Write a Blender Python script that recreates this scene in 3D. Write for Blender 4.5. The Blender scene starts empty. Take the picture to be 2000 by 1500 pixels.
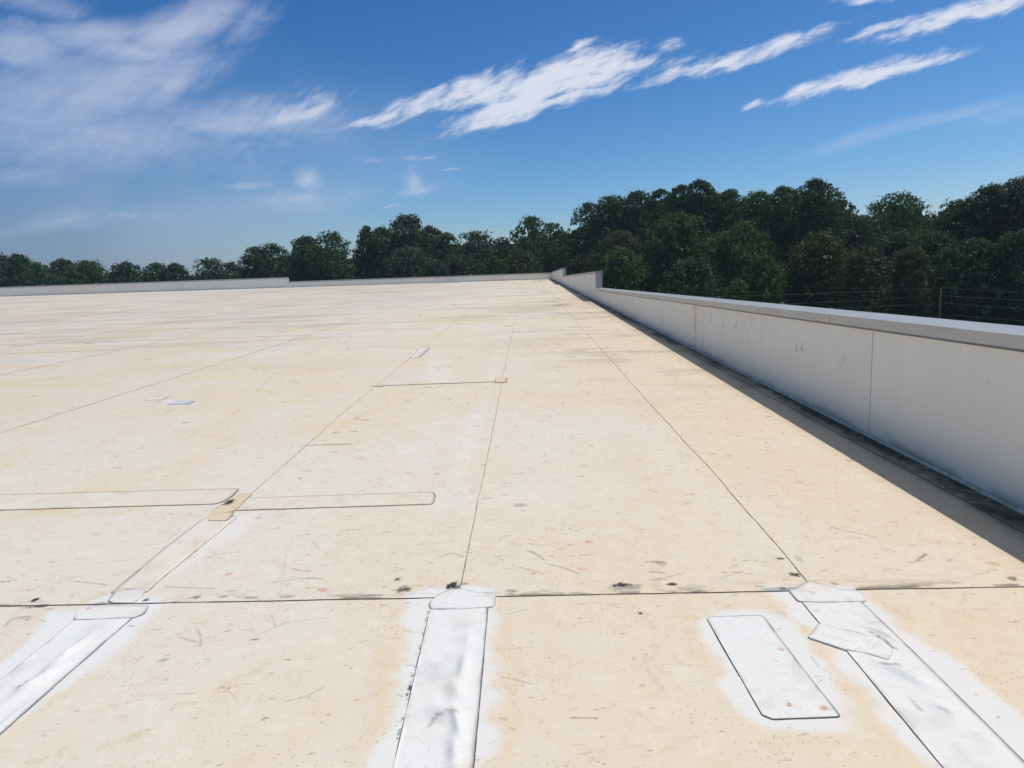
import bpy, math, random
import numpy as np
from mathutils import Vector, Matrix
from mathutils.geometry import delaunay_2d_cdt

random.seed(7); RNG = np.random.default_rng(11)
sc = bpy.context.scene
COL = sc.collection

# ------------------------------------------------------------------ camera geometry (surveyed from the photograph)
F = 1385.57; YAW, PITCH, ROLL = -0.02473782, 0.143603, -0.03403051
SY, SX = 0.0202972, -0.00225634            # roof falls: rises away from the viewer, dips to the right
EYE = 1.56
XW = 2.96                                  # inner face of the right parapet
YF = 82.0                                  # inner face of the far parapet
GZ = -8.4                                  # ground level below the roof
def _rot():
    cy, sy = math.cos(YAW), math.sin(YAW); cp, sp = math.cos(PITCH), math.sin(PITCH); cr, sr = math.cos(ROLL), math.sin(ROLL)
    f = Vector((sy*cp, cy*cp, -sp)); r = Vector((cy, -sy, 0)); u = r.cross(f)
    return f, r*cr + u*sr, -r*sr + u*cr
FW, RI, UP = _rot()
def ray(px, py): return FW + (RI*(px-1000) - UP*(py-750))/F
def roofz(x, y): return SY*y + SX*x
def R(px, py):                              # photograph point -> point on the roof plane (x, y)
    d = ray(px, py); k = EYE/(SY*d.y + SX*d.x - d.z); return (d.x*k, d.y*k)
def RP(pts): return [R(*p) for p in pts]
def dirY(px, py, D):                        # point in the direction of px,py at forward distance D
    d = ray(px, py); k = D/d.y; return Vector((d.x*k, D, EYE + d.z*k))

# ------------------------------------------------------------------ tagging
def tag(o, label=None, cat=None, group=None, kind=None):
    if label: o['label'] = label
    if cat: o['category'] = cat
    if group: o['group'] = group
    if kind: o['kind'] = kind
    return o
def empty(name, loc=(0, 0, 0)):
    o = bpy.data.objects.new(name, None); COL.objects.link(o); o.location = loc; o.empty_display_size = .3
    return o
def mkobj(name, verts, faces, mat, parent=None, smooth=False):
    me = bpy.data.meshes.new(name); me.from_pydata([tuple(v) for v in verts], [], faces)
    me.materials.append(mat)
    if smooth: me.polygons.foreach_set('use_smooth', [True]*len(me.polygons))
    me.update()
    o = bpy.data.objects.new(name, me); COL.objects.link(o)
    if parent:
        o.parent = parent
        o.location = -Vector(parent.location) if parent.type == 'EMPTY' else (0, 0, 0)
    return o
class MB:
    def __init__(s): s.v = []; s.f = []
    def box(s, x0, x1, y0, y1, z0, z1):
        b = len(s.v); s.v += [(x, y, z) for z in (z0, z1) for y in (y0, y1) for x in (x0, x1)]
        s.f += [tuple(b+i for i in q) for q in ((0, 2, 3, 1), (4, 5, 7, 6), (0, 1, 5, 4), (2, 6, 7, 3), (0, 4, 6, 2), (1, 3, 7, 5))]
    def tube(s, pts, rads, n=8, cap=True):
        b0 = len(s.v); pts = [Vector(p) for p in pts]
        for i, p in enumerate(pts):
            t = (pts[min(i+1, len(pts)-1)] - pts[max(i-1, 0)]).normalized()
            a = t.cross(Vector((0, 0, 1)) if abs(t.z) < .9 else Vector((1, 0, 0))).normalized(); b = t.cross(a)
            r = rads[i] if hasattr(rads, '__len__') else rads
            for k in range(n):
                th = 2*math.pi*k/n; s.v.append(tuple(p + a*math.cos(th)*r + b*math.sin(th)*r))
        for i in range(len(pts)-1):
            for k in range(n):
                s.f.append((b0+i*n+k, b0+i*n+(k+1) % n, b0+(i+1)*n+(k+1) % n, b0+(i+1)*n+k))
        if cap:
            s.f.append(tuple(b0+k for k in range(n))[::-1]); s.f.append(tuple(b0+(len(pts)-1)*n+k for k in range(n)))
    def prism(s, prof, axis, a, b):          # profile (p,z) extruded along axis 'y' (p = x) or 'x' (p = y)
        b0 = len(s.v); n = len(prof)
        for t in (a, b):
            for (p, z) in prof: s.v.append((p, t, z) if axis == 'y' else (t, p, z))
        for k in range(n): s.f.append((b0+k, b0+(k+1) % n, b0+n+(k+1) % n, b0+n+k))
        s.f.append(tuple(b0+k for k in range(n))[::-1]); s.f.append(tuple(b0+n+k for k in range(n)))
    def build(s, name, mat, parent=None, smooth=False): return mkobj(name, s.v, s.f, mat, parent, smooth)

# ------------------------------------------------------------------ numpy noise
class Noise:
    def __init__(s, seed): s.g = np.random.default_rng(seed).random((256, 256))
    def __call__(s, x, y):
        xi = np.floor(x).astype(int); yi = np.floor(y).astype(int); fx = x-xi; fy = y-yi
        fx = fx*fx*(3-2*fx); fy = fy*fy*(3-2*fy); g = s.g
        a = g[xi & 255, yi & 255]; b = g[(xi+1) & 255, yi & 255]; c = g[xi & 255, (yi+1) & 255]; d = g[(xi+1) & 255, (yi+1) & 255]
        return (a*(1-fx)+b*fx)*(1-fy) + (c*(1-fx)+d*fx)*fy
    def fbm(s, x, y, o=4):
        t = 0; a = .5; n = 0
        for i in range(o): t = t + a*s(x*2**i+i*17.3, y*2**i+i*9.1); n += a; a *= .5
        return t/n
N1, N2, N3, N4 = Noise(1), Noise(2), Noise(3), Noise(4)
def sstep(a, b, x):
    t = np.clip((x-a)/(b-a), 0, 1); return t*t*(3-2*t)
def seg_d(X, Y, p, q):
    px, py = p; dx, dy = q[0]-px, q[1]-py; L = dx*dx+dy*dy+1e-12
    t = np.clip(((X-px)*dx+(Y-py)*dy)/L, 0, 1); return np.hypot(X-px-t*dx, Y-py-t*dy), t
def poly_sd(X, Y, P):                        # signed distance, negative inside
    d = np.full(X.shape, 1e9); ins = np.zeros(X.shape, bool); n = len(P)
    for i in range(n):
        a, b = P[i], P[(i+1) % n]; d = np.minimum(d, seg_d(X, Y, a, b)[0])
        c = (a[1] > Y) != (b[1] > Y); dy = (b[1]-a[1]) or 1e-12
        ins ^= c & (X < (b[0]-a[0])*(Y-a[1])/dy + a[0])
    return np.where(ins, -d, d)

# ------------------------------------------------------------------ materials
def nodes(name):
    m = bpy.data.materials.new(name); m.use_nodes = True; nt = m.node_tree; nt.nodes.clear()
    out = nt.nodes.new('ShaderNodeOutputMaterial'); return m, nt, out
class G:
    def __init__(s, nt): s.nt = nt
    def n(s, t, **k):
        nd = s.nt.nodes.new(t)
        for a, b in k.items(): setattr(nd, a, b)
        return nd
    def put(s, sock, v):
        if v is None: return
        if isinstance(v, bpy.types.NodeSocket): s.nt.links.new(v, sock)
        else:
            if hasattr(sock.default_value, '__len__') and hasattr(v, '__len__') and len(sock.default_value) == 4 and len(v) == 3: v = (*v, 1)
            sock.default_value = v
    def m(s, op, a, b=None, c=None, clamp=False):
        nd = s.n('ShaderNodeMath', operation=op, use_clamp=clamp)
        for i, v in enumerate((a, b, c)): s.put(nd.inputs[i], v)
        return nd.outputs[0]
    def vm(s, op, a, b=None):
        nd = s.n('ShaderNodeVectorMath', operation=op); s.put(nd.inputs[0], a); s.put(nd.inputs[1], b)
        return nd.outputs['Value' if op in ('LENGTH', 'DOT_PRODUCT') else 'Vector']
    def mix(s, f, a, b, mode='MIX'):
        nd = s.n('ShaderNodeMix', data_type='RGBA', blend_type=mode); s.put(nd.inputs[0], f); s.put(nd.inputs[6], a); s.put(nd.inputs[7], b)
        return nd.outputs[2]
    def noise(s, vec, scale, detail=4, rough=.55, dist=0, color=False):
        nd = s.n('ShaderNodeTexNoise'); s.put(nd.inputs['Vector'], vec); nd.inputs['Scale'].default_value = scale
        nd.inputs['Detail'].default_value = detail; nd.inputs['Roughness'].default_value = rough; nd.inputs['Distortion'].default_value = dist
        return nd.outputs['Color' if color else 'Fac']
    def ss(s, v, a, b, lo=0., hi=1.):
        nd = s.n('ShaderNodeMapRange', interpolation_type='SMOOTHSTEP'); s.put(nd.inputs[0], v); nd.inputs[1].default_value = a; nd.inputs[2].default_value = b
        nd.inputs[3].default_value = lo; nd.inputs[4].default_value = hi; return nd.outputs[0]
    def obj(s): return s.n('ShaderNodeTexCoord').outputs['Object']
    def mapping(s, v, scale=(1, 1, 1), rot=(0, 0, 0), loc=(0, 0, 0), typ='POINT'):
        nd = s.n('ShaderNodeMapping', vector_type=typ); s.put(nd.inputs[0], v)
        nd.inputs['Scale'].default_value = scale; nd.inputs['Rotation'].default_value = rot; nd.inputs['Location'].default_value = loc
        return nd.outputs[0]
    def bsdf(s, out, col, rough=.6, metal=0, spec=.4, bump=None, bstr=.2, bdist=.01):
        b = s.n('ShaderNodeBsdfPrincipled'); s.put(b.inputs['Base Color'], col); s.put(b.inputs['Roughness'], rough)
        b.inputs['Metallic'].default_value = metal; b.inputs['Specular IOR Level'].default_value = spec
        if bump is not None:
            bp = s.n('ShaderNodeBump'); bp.inputs['Strength'].default_value = bstr; bp.inputs['Distance'].default_value = bdist
            s.put(bp.inputs['Height'], bump); s.put(b.inputs['Normal'], bp.outputs[0])
        s.nt.links.new(b.outputs[0], out.inputs[0]); return b

def membrane_mat(name, clean, tanc, grey, tan_bias=0.0):
    """weathered roof membrane; the 'paint' attribute carries r=washed clean, g=black dirt and painted wall shade, b=rust, a=tan soiling"""
    m, nt, out = nodes(name); g = G(nt); P = g.obj()
    at = g.n('ShaderNodeAttribute', attribute_name='paint', attribute_type='GEOMETRY')
    sep = g.n('ShaderNodeSeparateColor'); nt.links.new(at.outputs['Color'], sep.inputs[0])
    cl, dk, ru = sep.outputs[0], sep.outputs[1], sep.outputs[2]; tn = at.outputs['Alpha']
    fine = g.noise(P, 70, 5, .7); mid = g.noise(P, 9, 6, .65, .3); big = g.noise(P, 1.1, 4, .55)
    t = g.m('ADD', tn, g.m('MULTIPLY', g.m('SUBTRACT', mid, .5), 1.25)); t = g.m('ADD', t, g.m('MULTIPLY', g.m('SUBTRACT', fine, .5), .9))
    t = g.m('ADD', t, tan_bias, clamp=True)
    keep = g.m('SUBTRACT', 1, g.m('MULTIPLY', cl, .9), clamp=True)
    t = g.m('MULTIPLY', t, keep)
    base = g.mix(g.m('MULTIPLY', keep, .9), clean, grey)
    c = g.mix(t, base, tanc)
    # blotches of deeper ochre
    oc = g.m('MULTIPLY', g.ss(g.noise(P, 4.3, 6, .7, .6), .57, .74), g.ss(tn, .25, .9)); oc = g.m('MULTIPLY', oc, keep)
    c = g.mix(g.m('MULTIPLY', oc, .55), c, (.60, .40, .20))
    mo = g.noise(P, 13, 9, .78, .5); mo2 = g.noise(P, 3.1, 9, .72, 1.0)
    k1 = g.m('MULTIPLY', g.ss(mo, .53, .66), g.m('MULTIPLY', g.ss(mo2, .45, .60), keep)); c = g.mix(g.m('MULTIPLY', k1, .40), c, (.56, .41, .26))
    k2 = g.m('MULTIPLY', g.ss(mo, .49, .38), g.m('MULTIPLY', g.ss(mo2, .56, .44), keep)); c = g.mix(g.m('MULTIPLY', k2, .35), c, (.80, .77, .70))
    # thin drying lines
    dl = g.noise(P, 1.7, 5, .5, .9); ln = g.m('MULTIPLY', g.m('SUBTRACT', 1, g.ss(g.m('ABSOLUTE', g.m('SUBTRACT', dl, .52)), .0, .007)), g.m('MULTIPLY', g.ss(mid, .42, .6), keep))
    c = g.mix(g.m('MULTIPLY', ln, .38), c, (.50, .36, .22))
    # pin-head specks of grit
    vo = g.n('ShaderNodeTexVoronoi', feature='F1', voronoi_dimensions='2D'); g.put(vo.inputs['Vector'], P); vo.inputs['Scale'].default_value = 36
    rnd = g.n('ShaderNodeSeparateColor'); nt.links.new(vo.outputs['Color'], rnd.inputs[0])
    sp = g.m('MULTIPLY', g.ss(vo.outputs['Distance'], .15, .08), g.ss(rnd.outputs[0], .62, .70))
    sp = g.m('MULTIPLY', sp, g.ss(g.noise(P, 1.9, 3), .40, .62)); sp = g.m('MULTIPLY', sp, g.m('ADD', .25, g.m('MULTIPLY', keep, .75)))
    c = g.mix(g.m('MULTIPLY', sp, .65), c, (.30, .19, .11))
    v2 = g.n('ShaderNodeTexVoronoi', feature='F1', voronoi_dimensions='2D'); g.put(v2.inputs['Vector'], P); v2.inputs['Scale'].default_value = 95
    s2 = g.m('MULTIPLY', g.ss(v2.outputs['Distance'], .30, .16), g.m('MULTIPLY', g.ss(mid, .44, .62), keep)); c = g.mix(g.m('MULTIPLY', s2, .15), c, (.42, .27, .14))
    # short smears
    sm = g.noise(g.mapping(P, (5, 26, 1), (0, 0, .1)), 1.0, 5, .7, .8)
    sm = g.m('MULTIPLY', g.ss(sm, .60, .72), g.m('MULTIPLY', keep, .36)); c = g.mix(sm, c, (.36, .28, .2))
    c = g.mix(g.m('MULTIPLY', ru, g.ss(fine, .38, .55)), c, (.50, .19, .055))
    dd = g.m('MULTIPLY', dk, g.m('ADD', .45, g.m('MULTIPLY', mid, 1.25)), clamp=True)
    c = g.mix(dd, c, (.035, .03, .026))
    g.bsdf(out, c, g.m('ADD', .5, g.m('MULTIPLY', fine, .25)), 0, .3, g.m('ADD', g.m('MULTIPLY', fine, .4), g.m('MULTIPLY', big, 3)), .25, .004)
    return m
M_ROOF = membrane_mat('roof_membrane', (.75, .76, .775), (.715, .61, .47), (.70, .655, .585))
M_PATCH = membrane_mat('patch_membrane', (.765, .785, .815), (.74, .68, .57), (.74, .74, .735), -.12)
M_TAN = membrane_mat('tan_patch_membrane', (.70, .60, .46), (.66, .50, .32), (.68, .58, .43), .15)
M_BLUE = membrane_mat('fresh_patch_membrane', (.56, .60, .68), (.60, .60, .62), (.55, .59, .66), -.4)
def simple(name, col, rough=.6, metal=0., spec=.4, ns=20, var=.15, bump=.0):
    m, nt, out = nodes(name); g = G(nt); P = g.obj(); n = g.noise(P, ns, 5, .6)
    d = tuple(c*(1-var*1.3) for c in col); l = tuple(min(1, c*(1+var)) for c in col)
    c = g.mix(g.ss(n, .3, .7), d, l); g.bsdf(out, c, rough, metal, spec, n if bump else None, bump, .01); return m
M_SEAMD = simple('black_edge_grime', (.11, .095, .08), .7, ns=14, var=.5)
M_SEAMK = simple('dark_brown_edge_grime', (.17, .13, .095), .7, ns=14, var=.5)
M_SEAMB = simple('brown_edge_grime', (.40, .30, .20), .7, ns=9, var=.45)
M_SEAMG = simple('grey_edge_grime', (.40, .39, .37), .7, ns=14, var=.5)
M_CORE = simple('stucco_wall', (.5, .49, .46), .85, ns=6)
M_POLE = simple('weathered_pole_wood', (.022, .021, .02), .85, ns=8, var=.3)
M_WIRE = simple('aluminium_wire', (.30, .30, .30), .4, .6)
M_DGREY = simple('joint_shadow_gap', (.10, .10, .10), .7)
M_DRIP_SHADE = simple('shaded_drip_metal', (.17, .17, .18), .5, .2)  # dark tone paints the shadow line under the coping fascia
M_PORC = simple('glazed_insulator', (.18, .14, .12), .25)

def coping_mat():
    m, nt, out = nodes('painted_metal_coping'); g = G(nt); P = g.obj()
    n = g.noise(g.mapping(P, (8, 1.2, 8)), 1, 5, .6); f = g.noise(P, 60, 4)
    c = g.mix(g.ss(n, .3, .75), (.43, .43, .41), (.51, .515, .50)); c = g.mix(g.m('MULTIPLY', g.ss(f, .6, .8), .25), c, (.28, .27, .25))
    g.bsdf(out, c, .38, .30, .5, n, .05, .01); return m
M_COPE = coping_mat()
def wallmem_mat():
    m, nt, out = nodes('wall_membrane'); g = G(nt); P = g.obj()
    at = g.n('ShaderNodeAttribute', attribute_name='paint', attribute_type='GEOMETRY')
    sep = g.n('ShaderNodeSeparateColor'); nt.links.new(at.outputs['Color'], sep.inputs[0])
    n = g.noise(P, 2.2, 5, .6); f = g.noise(P, 30, 5, .6); st = g.noise(g.mapping(P, (1, 4, .35)), 1.4, 5, .6)
    c = g.mix(g.ss(n, .3, .7), (.87, .83, .745), (.91, .87, .785)); c = g.mix(g.m('MULTIPLY', g.ss(st, .5, .75), .22), c, (.74, .66, .54))
    c = g.mix(g.m('MULTIPLY', g.ss(f, .68, .76), .35), c, (.3, .27, .24))
    c = g.mix(g.m('MULTIPLY', sep.outputs[2], g.ss(f, .3, .6)), c, (.55, .30, .12))
    c = g.mix(g.m('MULTIPLY', sep.outputs[1], .8), c, (.10, .09, .085))
    g.bsdf(out, c, .55, 0, .3, g.m('ADD', g.m('MULTIPLY', n, 4), f), .2, .006); return m
M_WALL = wallmem_mat()
M_CANT = simple('base_flashing', (.48, .46, .42), .6, ns=12, var=.25)

# ------------------------------------------------------------------ dirt, washed halos, soiling and painted wall shade of the roof sheet, in metres on the roof
class Field:
    def __init__(s, X, Y, grid=None):
        s.X, s.Y, s.grid = X, Y, grid; s.c = {k: np.zeros(X.shape) for k in ('cl', 'dk', 'ru', 'tn')}
    def sub(s, x0, x1, y0, y1):
        if s.grid:
            gx, gy = s.grid; a, b = np.searchsorted(gx, (x0, x1)); c, d = np.searchsorted(gy, (y0, y1)); return (slice(c, d), slice(a, b))
        return np.nonzero((s.X > x0) & (s.X < x1) & (s.Y > y0) & (s.Y < y1))[0]
    def halo(s, P, ch='cl', soft=.03, amp=1., rag=.05, rim=0.):
        xs = [p[0] for p in P]; ys = [p[1] for p in P]; e = .25; i = s.sub(min(xs)-e, max(xs)+e, min(ys)-e, max(ys)+e)
        X, Y = s.X[i], s.Y[i]
        if X.size == 0: return
        d = poly_sd(X, Y, P) + (N1.fbm(X*7, Y*7, 5)-.5)*rag*2
        v = amp*sstep(soft*.9, -soft*1.5, d+.008); s.c[ch][i] = np.maximum(s.c[ch][i], v) if amp > 0 else s.c[ch][i]+v
        if rim: s.c['tn'][i] += rim*np.exp(-((d-.045)/.022)**2)*sstep(.3, .6, N2.fbm(X*6, Y*6, 3))
    def stroke(s, pts, w, ch='dk', amp=.8, rough=.6):
        for a, b in zip(pts[:-1], pts[1:]):
            e = w*2.5; i = s.sub(min(a[0], b[0])-e, max(a[0], b[0])+e, min(a[1], b[1])-e, max(a[1], b[1])+e)
            X, Y = s.X[i], s.Y[i]
            if X.size == 0: continue
            d, t = seg_d(X, Y, a, b); d = d + (N3.fbm(X*60, Y*60, 3)-.5)*w*rough*2
            v = amp*sstep(w*1.2, w*.3, d); s.c[ch][i] = np.maximum(s.c[ch][i], v)
    def blob(s, c, rx, ry, ch='dk', amp=.9, rough=.8):
        i = s.sub(c[0]-rx*2, c[0]+rx*2, c[1]-ry*2, c[1]+ry*2); X, Y = s.X[i], s.Y[i]
        if X.size == 0: return
        d = np.hypot((X-c[0])/rx, (Y-c[1])/ry) + (N4.fbm(X*70, Y*70, 3)-.5)*rough*1.6
        v = amp*sstep(1.15, .45, d); s.c[ch][i] = np.maximum(s.c[ch][i], v)

H = {}
H['centre'] = [(785,1160),(865,1143),(900,1136),(960,1144),(985,1165),(975,1250),(970,1350),(958,1500),(945,1750),(650,1750),(720,1500),(757,1400),(768,1325),(787,1290),(780,1230)]
H['right_patch'] = [(1349,1195),(1405,1191),(1482,1191),(1580,1222),(1608,1283),(1650,1342),(1689,1395),(1690,1423),(1660,1443),(1580,1436),(1496,1423),(1447,1398),(1401,1325),(1370,1262),(1352,1220)]
H['right_strip'] = [(1500,1150),(1524,1143),(1650,1138),(1692,1146),(1730,1181),(1765,1227),(1825,1262),(1878,1297),(2000,1400),(2150,1530),(2300,1700),(1960,1700),(1830,1500),(1740,1440),(1690,1370),(1640,1310),(1590,1262),(1560,1225),(1530,1185)]
H['left_strip'] = [(84,1190),(147,1188),(210,1165),(336,1160),(340,1178),(308,1203),(196,1292),(105,1368),(0,1450),(-300,1690),(-500,1600),(0,1292),(42,1246)]
H['diag'] = [(216,1160),(396,1008),(470,1006),(520,1000),(480,1040),(400,1090),(350,1120),(300,1160)]
def paint(fd, seedstrokes=True, patch=False):
    X, Y = fd.X, fd.Y
    if not patch:
        big = N1.fbm(X*.55, Y*.38, 5); med = N2.fbm(X*2.1+3, Y*1.5, 5); sh = N3.fbm(X*.16+9, Y*.10, 4)
        tn = .48 + .46*sstep(-.3, 2.3, X) - .22*sstep(-1.5, -9, X) + (big-.5)*.7 + (med-.5)*.65 + (sh-.5)*.5 + .12*sstep(3.4, 3.0, Y) - .10*sstep(12, 50, Y)
        fd.c['tn'] += tn
        # tide marks left by dried puddles
        pud = N4.fbm(X*.5+40, Y*.42, 4); fd.c['tn'] += .45*np.exp(-((pud-.56)/.010)**2)*sstep(.35, .6, med)+.35*np.exp(-((pud-.47)/.007)**2)*sstep(.45, .6, big) - .25*sstep(.56, .62, pud)*sstep(1.8, 1.2, X)
        # dirt along the parapet foot, plus darker, tanner paint deepening its shadow strip
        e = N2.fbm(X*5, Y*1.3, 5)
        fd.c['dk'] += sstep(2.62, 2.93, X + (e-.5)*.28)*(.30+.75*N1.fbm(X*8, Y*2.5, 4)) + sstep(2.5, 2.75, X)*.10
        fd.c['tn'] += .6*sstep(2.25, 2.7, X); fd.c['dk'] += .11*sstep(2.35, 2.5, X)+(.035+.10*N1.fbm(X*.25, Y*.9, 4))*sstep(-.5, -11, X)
        # grime washed against the upper side of the near cross seam
        sy0 = 3.225
        fd.c['dk'] += .7*np.exp(-np.clip(Y-sy0, 0, 9)/.045)*sstep(.50, .68, N3.fbm(X*9, Y*26, 4))*(Y > sy0-.004)
        # dirt washed along the far cross seams
        for yy in (9.4, 21.4, 30.5, 42, 56, 69):
            fd.c['tn'] += .25*np.exp(-((Y-yy+.1)/(.12+yy*.006))**2)*sstep(.4, .65, N3.fbm(X*1.2, Y*.8, 3))
        lay = N3.fbm(X*.35+5, Y*1.1+2, 5); fd.c['dk'] += .15*sstep(.53, .70, lay)*sstep(9, 22, Y)
        lay = N4.fbm(X*.9+5, Y*3.1+2, 5); fd.c['dk'] += .26*sstep(.56, .70, lay)*sstep(-.6, 1.8, X)*sstep(6, 14, Y); lay2 = N2.fbm(X*.45+1, Y*2.1+7, 5); fd.c['tn'] += .8*sstep(.54, .70, lay2)*sstep(5, 14, Y)
        # paler lanes beside the lengthwise seams
        fd.halo(RP([(842,1000),(905,1000),(940,850),(968,745),(985,660),(972,660),(945,745),(895,850)]), soft=.10, amp=.42, rag=.09)
        fd.halo(RP([(1490,1080),(1560,1100),(1390,940),(1280,830),(1230,830),(1340,980)]), soft=.12, amp=.3, rag=.1)
        fd.halo(RP([(815,745),(845,690),(880,700),(890,722),(880,748)]), soft=.10, amp=.5, rag=.2)
        fd.halo(RP([(780,840),(850,760),(915,770),(880,850),(820,960),(760,960)]), soft=.2, amp=.22, rag=.2)
        fd.halo(RP([(1020,1000),(1220,1000),(1100,780),(1010,780)]), soft=.25, amp=.15, rag=.25)
        for k in ('centre', 'right_patch', 'right_strip', 'left_strip'): fd.halo(RP(H[k]), soft=.03, amp=1, rag=.075, rim=.75)
        fd.halo(RP(H['diag']), soft=.04, amp=.6, rag=.05, rim=.2)
        fd.halo(RP([(318,782),(400,780),(385,793),(316,795)]), soft=.05, amp=.55, rag=.05)
        fd.halo(RP([(265,779),(335,772),(325,785),(268,786)]), soft=.05, amp=.25, rag=.04)
        # ochre rims outside the washed lanes
        fd.c['cl'] = np.clip(fd.c['cl'], 0, 1)
    S = lambda *p: RP(p)
    px = .0023                                # one photo pixel at the near seam, in metres
    for (x, y, rx, ry, a) in [(69,1172,7,4,.9),(884,1143,11,6,1.),(876,1145,5,6,.9),(894,1146,6,5,.7),(787,1151,15,6,.75),(775,1132,5,3,.6),(1213,1143,17,4,1.),(1222,1147,32,6,.4),
                              (1311,1141,10,3,.8),(1552,1122,11,3.5,.95),(1524,1091,9,2.5,.75),(1530,1149,9,2.5,.7),(1980,1130,11,4,.6),(285,1172,6,3,.9),(383,1166,11,3,.6),(80,1183,16,3,.7),(60,1186,20,2,.5),
                              (1015,986,12,3.5,.35),(1290,1100,12,5,.25),(320,1289,7,4,.35),(53,1339,10,8,.7),(1251,1198,4,2,.9),(905,1140,10,3,.4),(1285,1131,18,3,.3),(40,1208,22,4,.2),(490,1167,14,2.2,.45),
                              (560,1166,12,2,.45),(720,1163,30,2.2,.5),(1000,1154,12,3,.4),(1630,1140,6,3,.4),(1790,677,8,4,.3),(1910,985,9,3,.9),(1560,1092,6,6,.25),(505,1011,5,3,.2),(437,1165,9,2,.4),(447,983,10,4,.95),(452,980,7,3,.9)]:
        c = R(x, y); k = c[1]/3.22; ky = k*k*2.2
        fd.blob(c, rx*px*k*1.2, ry*px*ky*1.25, 'dk', min(1, a*1.15))
    for (pts, w, a) in [([(1032,1075),(1050,1084),(1062,1093)],2.2,.7),([(1070,1102),(1095,1107),(1130,1120)],1.8,.6),([(965,1087),(985,1095)],1.6,.5),([(1000,1103),(1030,1113),(1065,1121)],1.4,.5),
                        ([(857,1087),(885,1080),(905,1088)],1.6,.5),([(1115,1086),(1155,1083)],1.6,.55),([(1625,1030),(1650,1037),(1680,1042),(1712,1050)],1.8,.5),([(1640,1027),(1660,1030)],1.4,.4),([(1790,1095),(1800,1088),(1810,1082)],3.2,.5),
                        ([(140,1135),(175,1138),(208,1142)],1.6,.6),([(0,1137),(32,1133)],1.6,.6),([(570,1110),(590,1116),(605,1115)],1.6,.5),([(535,1137),(590,1129),(630,1131)],1.8,.55),([(8,1223),(28,1207),(58,1203),(52,1212)],2.6,.4),
                        ([(350,1245),(383,1254)],3,.33),([(385,1228),(391,1240),(392,1262)],2.2,.33),([(308,1291),(330,1287)],3,.33),([(980,1322),(1010,1328),(1040,1336)],2.6,.30),([(1115,1402),(1165,1403)],2.4,.5),([(1155,1387),(1180,1383)],1.6,.4),
                        ([(595,870),(660,868),(740,865)],1.4,.65),([(625,847),(670,844),(700,842)],1.6,.6),([(660,821),(720,820)],1.2,.5),([(1262,1096),(1284,1098),(1300,1098)],2.2,.7),([(1270,1117),(1298,1119)],3,.4),([(1430,1094),(1480,1096)],1.4,.45),
                        ([(1410,1118),(1470,1120)],1.3,.45),([(1720,1071),(1750,1076)],1.4,.5),([(1300,1127),(1335,1120)],1.4,.5),([(325,1146),(420,1150)],1.6,.45),([(505,1240),(560,1215),(640,1206)],1.5,.28),([(370,1230),(345,1240)],1.6,.25),
                        ([(560,1080),(545,1165)],1.0,.2),([(990,1200),(1033,1190)],1.5,.35),([(1775,1100),(1805,1094)],1.4,.45),([(1400,1132),(1440,1118)],1.4,.3),([(1530,1135),(1548,1120)],1.2,.4),([(410,1085),(470,1078)],1.2,.35),([(640,1200),(650,1190)],1.2,.3),
                        ([(600,869),(560,873)],1.2,.4),([(838,1418),(850,1404),(872,1399),(893,1402)],5,.4),([(1700,1236),(1725,1250),(1748,1268)],3.2,.6),([(1725,1300),(1742,1304),(1752,1298)],6,.45),([(1752,1300),(1790,1325)],4,.3),([(1778,1362),(1802,1390)],2.4,.45),([(1835,1385),(1855,1398)],4,.3),([(60,1345),(120,1290),(135,1268)],4,.16),([(940,1305),(980,1316)],1.5,.2),([(790,1177),(820,1181)],1.2,.4),([(788,1232),(822,1236)],1.4,.35),([(1900,1122),(1930,1118)],1.4,.4),([(190,1335),(215,1310)],1.4,.15)]:
        P = RP(pts); k = P[0][1]/3.22; fd.stroke(P, w*px*k*1.15, 'dk', a)
    for (x, y, rx, ry, a) in [(1150,1058,9,3,.9),(1120,1064,14,2.5,.6),(1095,1072,10,2.5,.5),(1135,1110,8,2,.6),(1040,1121,7,3,.7),(1140,1112,14,2,.5),(448,1121,9,4,.8),(630,1152,12,4,.8),(608,1148,10,3,.5),(58,1152,9,3,.6),(1392,886,7,2,.7),
                              (1280,960,8,2,.6),(1352,965,8,2,.5),(1018,925,4,2,.5),(770,1115,14,2.5,.5),(785,1112,8,2,.5),(1560,942,14,3,.4),(1540,918,12,3,.35),(1755,950,10,2,.5),(1745,1020,14,3,.4),(1940,1101,16,4,.55),
                              (1525,1270,7,4,.95),(1515,1292,4,3,.8),(1541,1378,6,6,.9),(1610,1385,10,7,.8),(1532,1350,4,3,.6),(1541,1421,8,4,.5),(1596,1195,6,3,.6),(1598,1322,8,3,.5),(175,1190,10,3,.8),(250,1152,16,2,.7),(188,1182,6,2,.6),(1585,1160,7,6,.5)]:
        c = R(x, y); k = c[1]/3.22; fd.blob(c, rx*px*k, ry*px*k*k*2.2, 'ru', a)
    if patch: return
    # broken black grime along the left edge of the centre strip
    r = random.Random(5)
    for i in range(46):
        t = r.random()**1.7; y = 1195+t*250; x = 841-(y-1190)*.2353
        fd.blob(R(x-1.5-abs(r.gauss(0, 2.2)), y), .003+.0035*r.random()**2, .006+.016*r.random()**1.5, 'dk', .35+.65*r.random(), 1.1)
    # the clutter of small scuffs
    r = random.Random(9)
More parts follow.
